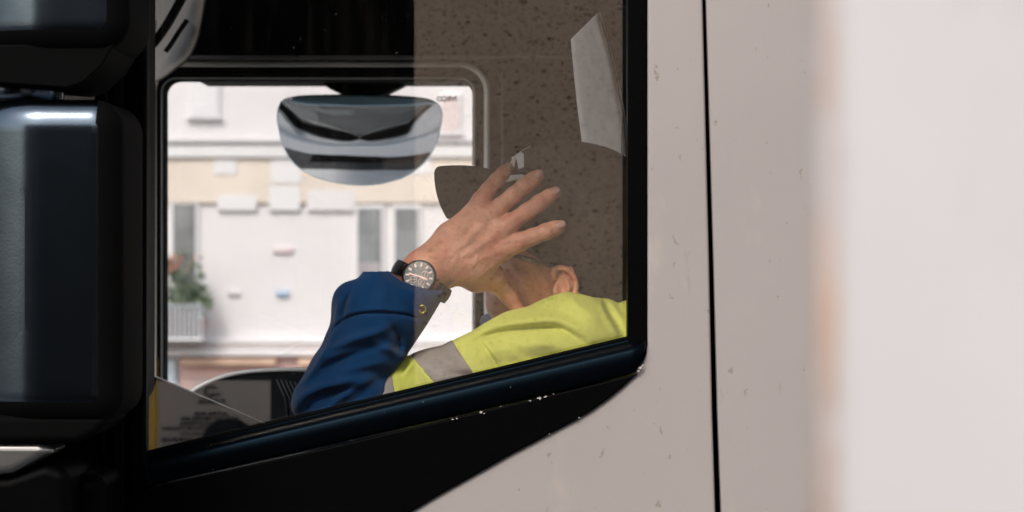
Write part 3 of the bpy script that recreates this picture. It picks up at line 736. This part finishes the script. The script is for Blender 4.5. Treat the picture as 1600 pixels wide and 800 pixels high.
# arm: shoulder, elbow, wrist
B.cone(P(925, 575, 4.16), P(880, 572, 4.08), .06, .055, .03)
B.chain([(P(880, 572, 4.08), .055), (P(640, 628, 3.98), .038), (P(515, 628, 3.925), .027)], .012)
B.chain([(P(515, 628, 3.925), .027), (P(590, 540, 3.97), .030), (P(642, 455, 3.99), .0305)], .012)
B.chain([(P(642, 452, 3.99), .030), (P(664, 425, 4.0), .0285), (P(690, 412, 4.015), .027)], .012, flat=1.18)
# hand: palm from five rays, then fingers
kn = {'little': (736, 341), 'ring': (757, 347), 'middle': (776, 365), 'index': (785, 392)}
def q(x, y, d, r): return (P(x, y, d), r * 1.04 * K * 4.03 / 1600)
B.chain([q(672, 408, 4.012, 25), q(705, 372, 4.025, 23), q(734, 340, 4.035, 17.5)], .010, flat=1.35)
B.chain([q(685, 418, 4.01, 27), q(720, 386, 4.02, 25), q(757, 350, 4.03, 16.5)], .010, flat=1.3)
B.chain([q(692, 424, 4.01, 26), q(730, 400, 4.018, 26), q(775, 368, 4.026, 17.5)], .010, flat=1.3)
B.chain([q(695, 424, 4.012, 20), q(738, 415, 4.022, 27), q(784, 390, 4.028, 17.5)], .010, flat=1.3)
B.chain([q(705, 420, 4.02, 19), q(745, 432, 4.035, 22), q(768, 430, 4.045, 20)], .010, flat=1.2)
# thumb, round the cheek
B.chain([q(752, 434, 4.045, 19), q(776, 442, 4.06, 15.5), q(794, 462, 4.072, 12), q(812, 488, 4.078, 9.5)], .007)
# fingers (knuckles slightly fuller than the shafts)
B.chain([q(737, 337, 4.034, 16), q(752, 312, 4.036, 13.5), q(764, 296, 4.038, 11.8), q(776, 282, 4.046, 11.3), q(786, 271, 4.056, 10.3), q(794, 262.5, 4.068, 8.4)], .0042)
B.chain([q(758, 346, 4.030, 15.5), q(782, 322, 4.028, 12.8), q(802, 305, 4.027, 12.2), q(820, 290, 4.030, 12.2), q(832, 281, 4.036, 11.2), q(841, 274.5, 4.042, 9.7)], .0042)
B.chain([q(776, 364, 4.026, 16), q(800, 347, 4.022, 13.2), q(823, 331, 4.020, 12.3), q(843, 317, 4.024, 12.4), q(858, 307, 4.029, 11), q(868, 301, 4.034, 9.5)], .0042)
B.chain([q(785, 390, 4.028, 17), q(812, 378, 4.024, 14), q(832, 370, 4.022, 12.3), q(853, 362, 4.024, 12.2), q(866, 357, 4.029, 11), q(876, 353.5, 4.034, 9.6)], .0042)
# knuckles, tendons, veins, creases
for x, y, s, dk in ((742, 331, 1, 4.0265), (762, 338, 1, 4.0215), (780, 358, 1.1, 4.0175), (791, 385, 1, 4.0185)):
    B.ell(P(x, y, dk), (.009 * s, .0040, .009 * s), k=.010)
for a in ([(735, 341), (712, 367), (690, 395)], [(757, 348), (730, 376), (700, 402)], [(775, 366), (745, 388), (708, 410)], [(783, 391), (750, 405), (712, 418)]):
    B.fold(a, .0016, 5, 4.02, CY + 4.03)
B.fold([(748, 345), (733, 362), (712, 385)], -.0014, 5, 4.02, CY + 4.03); B.fold([(768, 360), (742, 378), (716, 396)], -.0014, 5, 4.02, CY + 4.03)
B.fold([(728, 376), (745, 392), (742, 412), (722, 425)], .0011, 2.4, 4.02, CY + 4.03); B.fold([(705, 380), (715, 395), (706, 418)], .0009, 2.4, 4.02, CY + 4.03)
for a in ([(770, 288), (778, 293)], [(762, 299), (771, 305)], [(808, 296), (816, 304)], [(826, 278), (834, 288)], [(829, 322), (836, 331)], [(851, 304), (857, 315)], [(843, 360), (847, 371)], [(862, 351), (866, 363)]):
    B.fold(a, -.0009, 1.8, 4.02, CY + 4.05)
    B.fold([(a[0][0] - 3, a[0][1] + 2), (a[1][0] - 3, a[1][1] + 2)], -.0007, 1.6, 4.02, CY + 4.05)
B.fold([(692, 440), (698, 448), (700, 456)], -.0012, 2.5, 4.02, CY + 4.03)
body = B.mesh('body', M['skin'], person, 2)
del B
# fingernails
from mathutils.bvhtree import BVHTree
def bvh_of(o): return BVHTree.FromPolygons([v.co for v in o.data.vertices], [p.vertices for p in o.data.polygons])
bt = bvh_of(body)
def drape(name, poly, m, parent, tree, lift=.0006, sub=6, th=.0006):
    """a thin piece whose outline is given in picture points, laid on the surface it covers (cast along +Y)"""
    bm = bmesh.new(); pv = [P(x, y, 4.05) for x, y in poly]
    f = bm.faces.new([bm.verts.new((v.x, 0, v.z)) for v in pv]); bmesh.ops.triangulate(bm, faces=[f])
    for _ in range(sub):
        long_ = [e for e in bm.edges if e.calc_length() > .003]
        if not long_: break
        bmesh.ops.subdivide_edges(bm, edges=long_, cuts=1); bmesh.ops.triangulate(bm, faces=bm.faces)
    last = None
    for v in bm.verts:
        # the outline was measured at 4.05 m: carry it to the surface along the line of sight it was measured on
        p0 = Vector((0, CY, CZ)); dr = (Vector((v.co.x, CY + 4.05, v.co.z)) - p0).normalized()
        h = tree.ray_cast(p0, dr)
        if h[0] is not None:
            v.co = h[0] + h[1] * lift if h[1].y < 0 else h[0] - h[1] * lift; last = v.co.copy()
        elif last is not None: v.co = (last.x * 0 + v.co.x, last.y, v.co.z)
    me = bpy.data.meshes.new(name); bm.to_mesh(me); bm.free(); me.materials.append(m)
    me.polygons.foreach_set('use_smooth', [True] * len(me.polygons))
    o = bpy.data.objects.new(name, me); C.objects.link(o)
    s = o.modifiers.new('solid', 'SOLIDIFY'); s.thickness = th; s.offset = 0
    return par(o, parent)
for cx, cy, a, l_, w_ in ((797, 260, -50, 5.0, 3.6), (843, 272, -38, 6.4, 5.0), (869, 298, -33, 6.2, 4.9), (877, 351, -20, 6.4, 5)):
    ca, sa = math.cos(math.radians(a)), math.sin(math.radians(a)); pl = []
    for i in range(16):
        t = 2 * math.pi * i / 16; u = l_ * abs(math.cos(t)) ** .7 * (1 if math.cos(t) > 0 else -1); v = w_ * abs(math.sin(t)) ** .7 * (1 if math.sin(t) > 0 else -1)
        pl.append((cx + u * ca - v * sa, cy + u * sa + v * ca))
    drape('fingernail', pl, M['nail'], body, bt, lift=.0003, th=.0007)

# hair under the cap
H = Field((P(840, 0, 4.1).x, CY + 4.05, P(0, 500, 4.1).z), (P(1030, 0, 4.2).x, CY + 4.29, P(0, 330, 4.1).z), .003)
H.ell(P(900, 362, 4.16), (.098, .081, .108), k=.01); H.cone(P(925, 410, 4.165), P(940, 450, 4.175), .068, .060, .02)
H.plane(P(908, 400, 4.1), (-1, 0, .25), .004); H.plane(P(950, 492, 4.1), (0, 0, -1), .01)
H.mesh('hair', M['hair'], person, 1)
# cap: crown and brim
CP = Field((P(755, 0, 4.1).x, CY + 4.03, P(0, 480, 4.1).z), (P(1030, 0, 4.2).x, CY + 4.29, P(0, 205, 4.1).z), .0025)
CP.ell(P(890, 348, 4.16), (.1035, .090, .108), k=.01); CP.ell(P(860, 300, 4.16), (.074, .076, .062), k=.03); CP.ell(P(940, 320, 4.16), (.065, .082, .07), k=.03)
CP.ell(P(890, 220, 4.16), (.004, .004, .003), k=.004)
nn = Vector((P(1020, 472, 4.1) - P(770, 388, 4.1))); nz = Vector((nn.z, 0, -nn.x)).normalized()
if nz.z > 0: nz = -nz
CP.plane(P(880, 424, 4.1), nz, .003)
CP.fold([(880, 222), (905, 300), (915, 420)], -.0014, 1.6, 4.08, CY + 4.16); CP.fold([(870, 222), (835, 280), (825, 400)], -.0014, 1.6, 4.08, CY + 4.16)
CP.fold([(772, 372), (840, 398), (900, 417), (1000, 452)], .0012, 5, 4.08, CY + 4.25)
CP.fold([(920, 250), (950, 320), (960, 400)], .0022, 12, 4.08, CY + 4.16); CP.fold([(850, 300), (880, 350), (900, 380)], -.0018, 12, 4.08, CY + 4.16)
cap = CP.mesh('cap', M['cap'], person, 2)
br = []
for u in np.linspace(-1, 1, 33):
    xi = 775 + 50 * u ** 2; xo = 678 + 12 * max(0, 1 - 2.4 * abs(u)) ** 2 + 20 * abs(u) ** 4.5
    yi = 268 + 118 * abs(u) ** 2.2; yo = 261 + 79 * abs(u) ** 1.9; dd = 4.165 + .088 * u
    br.append([P(xi + (xo - xi) * t, yi + (yo - yi) * t - 4 * math.sin(math.pi * t), dd + 0 * t) for t in np.linspace(-.12, 1, 10)])
grid('brim', br, M['cap'], cap, solid=.0032, soff=0)
ct = bvh_of(cap)
z7 = lambda L: [(700 + x / 6.665, 220 + y / 6.665) for x, y in L]
drape('emblem', z7([(655, 245), (668, 215), (690, 178), (720, 148), (748, 133), (772, 129), (788, 137), (795, 150), (795, 283), (742, 300), (737, 182), (722, 192), (708, 215), (702, 250), (688, 295), (665, 328), (622, 364), (618, 352), (650, 318), (672, 285), (680, 250)]), M['white'], cap, ct, .0012, th=.0012)
drape('emblem', z7([(610, 380), (640, 366), (785, 355), (812, 370), (760, 402), (700, 416), (562, 440)]), M['white'], cap, ct, .0012, th=.0012)
tube('piping', [ct.ray_cast(Vector((0, CY, CZ)), (P(x, y, 4.1) - Vector((0, CY, CZ))).normalized())[0] or P(x, y, 4.13) for x, y in ((805, 246), (812, 238), (820, 233), (829, 229))], .0007, M['white'], cap, seg=6)
# spectacle arm
sp_pts = []
for x, y in ((800, 400), (815, 401.5), (830, 405), (846, 411), (862, 417)):
    h = bt.ray_cast(Vector((0, CY, CZ)), (P(x, y, 4.1) - Vector((0, CY, CZ))).normalized()); p = P(x, y, 4.09); 
    sp_pts.append(P(x, y, 4.082))
spec = tube('spectacles', sp_pts, .0024, M['frames'], person, seg=8)
tube('frame_tip', [P(804, 404, 4.079), P(818, 405.5, 4.079), P(830, 409.5, 4.079), P(829, 406, 4.078), P(815, 402, 4.078)], .0006, mat('pale_metal', (.6, .55, .4), .3, metal=.5), spec, seg=6)

# jacket: torso, shoulder and upper sleeve of high visibility cloth
def jacket_field(off=0.0, box=None, h=.0028):
    J = Field(*(box or ((P(545, 0, 3.9).x, CY + 3.85, P(0, 900, 4.1).z), (P(1130, 0, 4.1).x, CY + 4.42, P(0, 440, 4.1).z))), h)
    J.deep = 1.5
    J.cone(P(890, 550, 4.075), P(1060, 566, 4.15), .076 + off, .078 + off, .02)
    J.chain([(P(888, 548, 4.065), .0745 + off), (P(815, 565, 4.04), .066 + off), (P(740, 592, 4.01), .0545 + off), (P(680, 606, 3.985), .0480 + off), (P(625, 618, 3.965), .0455 + off), (P(570, 640, 3.94), .044 + off)], .012)
    J.cone(P(980, 640, 4.2), P(985, 900, 4.2), .13 + off, .15 + off, .03)
    J.cone(P(820, 560, 4.33), P(960, 560, 4.2), .05 + off, .09 + off, .03)
    # folds
    J.fold([(742, 532), (775, 520), (815, 514), (863, 512), (886, 519), (914, 538)], -.0060, 4.2, 4.0)
    J.fold([(738, 524), (775, 508), (820, 502), (866, 499), (893, 508), (925, 530)], .0055, 8, 4.0)
    J.fold([(745, 531), (757, 540), (768, 556), (780, 576)], -.0042, 3.5, 4.0); J.fold([(752, 530), (766, 544), (778, 560), (790, 578)], .0035, 5, 4.0)
    J.fold([(755, 556), (800, 540), (860, 538), (905, 552)], .0035, 9, 4.0); J.fold([(770, 572), (820, 560), (870, 556)], -.0022, 6, 4.0)
    J.fold([(876, 460), (870, 475), (861, 492)], -.0022, 2.2, 4.0); J.fold([(884, 462), (905, 480), (935, 498)], .0028, 8, 4.0)
    J.fold([(948, 476), (958, 495), (980, 526)], -.006, 7, 4.0); J.fold([(940, 476), (950, 496), (968, 526)], .003, 5, 4.0); J.fold([(965, 470), (985, 500)], -.004, 9, 4.0)
    J.fold([(900, 560), (930, 540), (975, 530)], -.002, 5, 4.0)
    J.fold([(641, 562), (636, 570), (630, 579)], -.0048, 2.5, 4.0); J.fold([(648, 566), (640, 574), (634, 586)], .0030, 4, 4.0); J.fold([(622, 566), (622, 585), (632, 608)], .003, 5, 4.0)
    J.fold([(660, 568), (672, 574), (690, 582)], -.0016, 2.6, 4.0); J.fold([(655, 574), (668, 584), (676, 592)], -.0016, 2.2, 4.0); J.fold([(700, 560), (720, 570), (738, 578)], .002, 5, 4.0); J.fold([(706, 578), (722, 583), (742, 580)], -.002, 3.5, 4.0)
    J.fold([(604, 585), (600, 600), (607, 612)], -.003, 4, 4.0)
    J.fold([(715, 536), (728, 556), (752, 592)], -.0008, 1.3, 4.0); J.fold([(724, 532), (740, 556), (762, 588)], -.0006, 1.3, 4.0)
    J.fold([(832, 487), (850, 505), (862, 530), (868, 560)], -.0009, 1.5, 4.0); J.fold([(790, 545), (812, 560), (840, 575)], .002, 6, 4.0)
    g = lambda s: .0012 * (np.sin(s.ax[0] * 95 + 1)[:, None, None] * np.sin(s.ax[2] * 120)[None, None, :] * np.sin(s.ax[1] * 80)[None, :, None])
    J.rough(g)
    return J
J = jacket_field(); jacket = J.mesh('jacket', M['hivis'], person, 2)
def band(x0a, y0a, x0b, y0b, x1a, y1a, x1b, y1b, lab):
    """tape around the sleeve between two cut planes (top point a, bottom point b of each)"""
    J = jacket_field(.0014, ((P(520, 0, 3.9).x, CY + 3.85, P(0, 720, 4.1).z), (P(770, 0, 4.1).x, CY + 4.15, P(0, 520, 4.1).z)), .0021)
    for xa, ya_, xb, yb, sg in ((x0a, y0a, x0b, y0b, -1), (x1a, y1a, x1b, y1b, 1)):
        a = P(xa, ya_, 3.96); b = P(xb, yb, 3.96); t = (b - a); n_ = Vector((-t.z, 0, t.x)).normalized()
        if n_.x * sg < 0: n_ = -n_
        J.plane(a, n_, .001)
    o = J.mesh('reflective_band', M['reflect'], jacket, 1); o['label'] = lab
band(639, 552, 687, 606, 711, 540, 747, 592, 'upper grey reflective band'); band(545, 560, 545, 640, 610.5, 565, 622, 620, 'lower grey reflective band near elbow')

# blue sleeve, worn under the jacket
SL = Field((P(440, 0, 3.9).x, CY + 3.82, P(0, 715, 3.95).z), (P(705, 0, 3.95).x, CY + 4.12, P(0, 425, 3.9).z), .0021)
def px_(r): return r * K * 3.93 / 1600
SL.chain([(P(500, 628, 3.915), px_(41)), (P(530, 590, 3.925), px_(48)), (P(567, 540, 3.945), px_(57)), (P(588, 507, 3.96), px_(67))], .012)
SL.chain([(P(588, 507, 3.96), px_(66)), (P(622, 466, 3.975), px_(66)), (P(650, 430, 3.985), px_(62))], .012)
SL.chain([(P(500, 628, 3.915), px_(38)), (P(560, 628, 3.93), px_(46)), (P(610, 622, 3.95), px_(36))], .015)
SL.ell(P(545, 470, 3.95), (px_(24), .02, px_(28)), k=.02); SL.ell(P(598, 562, 3.935), (px_(28), .03, px_(20)), k=.018)
# cut at the cuff: leaning plane
SL.plane(P(604, 442, 3.92), Vector((.33, -.42, .85)).normalized(), .003)
SL.plane(P(684, 478, 3.92), Vector((.80, 0, -.48)).normalized(), .008)
# hollow opening round the wrist
SL.chain([(P(607, 500, 3.97), px_(44)), (P(650, 430, 3.99), px_(54))], .004, cut=True)
SL.deep = 1.75; R = SL.fold
R([(462, 640), (474, 620), (500, 606), (535, 597), (575, 590)], .0070, 8, 3.9); R([(478, 648), (490, 626), (520, 613), (560, 606)], -.0060, 6, 3.9)
R([(492, 650), (520, 632), (548, 610), (580, 592)], .0050, 6, 3.9); R([(505, 656), (540, 638), (570, 612)], -.003, 6, 3.9)
R([(500, 560), (520, 545), (555, 530), (590, 519), (610, 508)], .0065, 7.5, 3.9); R([(508, 576), (535, 560), (570, 546), (605, 536)], -.0055, 7, 3.9)
R([(490, 585), (510, 562), (540, 552), (575, 546)], .004, 6, 3.9); R([(606, 503), (622, 530), (618, 560)], -.0060, 8, 3.9); R([(585, 535), (610, 548), (628, 560)], .005, 7, 3.9)
R([(520, 514), (536, 500), (560, 491), (596, 489), (630, 492), (655, 500)], -.0040, 1.8, 3.9); R([(520, 508), (537, 494), (560, 486), (596, 483), (635, 487)], .0018, 4, 3.9)
R([(530, 468), (526, 485), (524, 505)], .0030, 5, 3.9); R([(552, 455), (548, 475), (540, 495)], .0032, 5, 3.9); R([(542, 460), (537, 478), (533, 498)], -.003, 3, 3.9)
R([(580, 447), (576, 465), (568, 485)], -.0024, 6, 3.9); R([(600, 446), (598, 466), (592, 482)], .0018, 6, 3.9); R([(475, 600), (492, 575), (515, 535), (523, 516)], .003, 5, 3.9)
R([(540, 580), (570, 572), (600, 566)], .0025, 6, 3.9); R([(520, 640), (560, 625)], .002, 6, 3.9)
sleeve = SL.mesh('sleeve', M['navy'], person, 2)
st = bvh_of(sleeve)
hb = st.ray_cast(Vector((0, CY, CZ)), (P(660, 483, 4) - Vector((0, CY, CZ))).normalized())[0] or P(660, 483, 3.92)
bp = [hb + Vector((.0040 * math.cos(a * math.pi / 8), -.0015, .0048 * math.sin(a * math.pi / 8))) for a in range(16)]
btn = tube('cuff_button', bp, .0013, M['gold'], sleeve, closed=True)
mesh('button_centre', [hb + Vector((.0035 * math.cos(a * math.pi / 6), -.001, .0042 * math.sin(a * math.pi / 6))) for a in range(12)], [tuple(range(12))], M['darkmetal'], sleeve, solid=.001)
# blue collar under the chin
tube('collar', [P(758, 505, 4.22), P(790, 500, 4.2), P(830, 512, 4.17), P(880, 520, 4.15)], [.012, .016, .018, .02], mat('denim_blue', (.06, .12, .2), .8, bump=.2, bscale=700), person, seg=10)

# wrist watch
wc = P(655.5, 433, 3.952)
wn = Vector((-.12, -.97, .20)).normalized(); wu = Vector((.30, 0, .95)); wu = (wu - wn * wu.dot(wn)).normalized(); wx = wu.cross(wn).normalized()
if wx.x < 0: wx = -wx
def W(x, y, z=0): return wc + wx * x + wu * y + wn * z
R0 = .0222
watch = grid('watch', [[W(r_ * math.cos(t * math.pi / 24), r_ * math.sin(t * math.pi / 24), z) for t in range(48)] for r_, z in ((.001, -.006), (R0 * .8, -.006), (R0 * .97, -.003), (R0 * 1.02, .001), (R0, .004), (R0 * .985, .0052), (R0 * .90, .0056), (R0 * .88, .0045), (R0 * .875, .003))], M['darkmetal'], person, closed=True)
grid('dial', [[W(r_ * math.cos(t * math.pi / 24), r_ * math.sin(t * math.pi / 24), .0032) for t in range(48)] for r_ in (.0001, R0 * .88)], M['dial'], watch, closed=True)
def wbar(name, x, y, a, l_, w_, z, m, th=.0006):
    ca, sa = math.cos(a), math.sin(a); V_ = []
    for zz in (z, z + th):
        for u, v in ((-l_, -w_), (l_, -w_), (l_, w_), (-l_, w_)): V_.append(W(x + u * ca - v * sa, y + u * sa + v * ca, zz))
    return mesh(name, V_, [(3, 2, 1, 0), (4, 5, 6, 7), (0, 1, 5, 4), (1, 2, 6, 5), (2, 3, 7, 6), (3, 0, 4, 7)], m, watch)
for i in range(12):
    a = math.radians(i * 30 + 8); r_ = R0 * .70
    wbar('hour_marker', r_ * math.cos(a), r_ * math.sin(a), a, .0022, .0009, .0034, M['rose'])
for sx, sy in ((.0062, .0052), (.0052, -.0058), (-.0058, -.0056)):
    tube('subdial', [W(sx + .0042 * math.cos(t * math.pi / 10), sy + .0042 * math.sin(t * math.pi / 10), .0036) for t in range(20)], .0004, M['rose'], watch, closed=True, seg=5)
    wbar('subdial_hand', sx, sy, .9 + sx * 100, .003, .0003, .0039, M['rose'])
wbar('watch_hand', -.0058, .0002, .03, .0082, .00085, .0042, M['rose']); wbar('watch_hand', .006, -.0002, -.10, .0058, .0010, .0046, M['rose'])
glm = glass_mat('watch_glass', .05, False)
grid('crystal', [[W(r_ * math.cos(t * math.pi / 24), r_ * math.sin(t * math.pi / 24), z) for t in range(48)] for r_, z in ((.0001, .0064), (R0 * .6, .0062), (R0 * .89, .0056))], glm, watch, closed=True)
for a, s in ((-.35, 1), (.15, 1), (-.85, 1)):
    tube('pusher', [W(R0 * math.cos(a), R0 * math.sin(a), .001), W((R0 + .0035) * math.cos(a), (R0 + .0035) * math.sin(a), .001)], .0016, M['darkmetal'] if a != -.85 else M['gold'], watch, seg=8)
# bracelet: links on an oval round the wrist, across the arm
ax = Vector((.50, 0.10, .86)).normalized()             # along the forearm
sx_ = ax.cross(Vector((0, 1, 0))).normalized()
if sx_.x < 0: sx_ = -sx_
sy_ = sx_.cross(ax).normalized()
if sy_.y > 0: sy_ = -sy_
cc = wc - wn * .029 + Vector((-.002, 0, 0))
def link(a, da):
    vs_ = []; 
    for aa in (a - da, a + da):
        for rr in (0, .0032):
            for w_ in (-.0095, -.0035, .0035, .0095):
                lift_ = .0014 if abs(w_) < .004 else 0
                vs_.append(cc + sx_ * ((.0375 + rr + lift_) * math.sin(aa)) + sy_ * ((.0305 + rr + lift_) * math.cos(aa)) + ax * w_)
    fs_ = [(0, 1, 5, 4), (1, 2, 6, 5), (2, 3, 7, 6), (8, 12, 13, 9), (9, 13, 14, 10), (10, 14, 15, 11), (4, 5, 13, 12), (5, 6, 14, 13), (6, 7, 15, 14), (0, 8, 9, 1), (1, 9, 10, 2), (2, 10, 11, 3), (0, 4, 12, 8), (3, 11, 15, 7)]
    return mesh('link', vs_, fs_, M['darkmetal'], watch, bevel=.0008, bseg=2)
for i in range(9): link(-.66 - i * .165, .064)
for i in range(9): link(.66 + i * .165, .064)
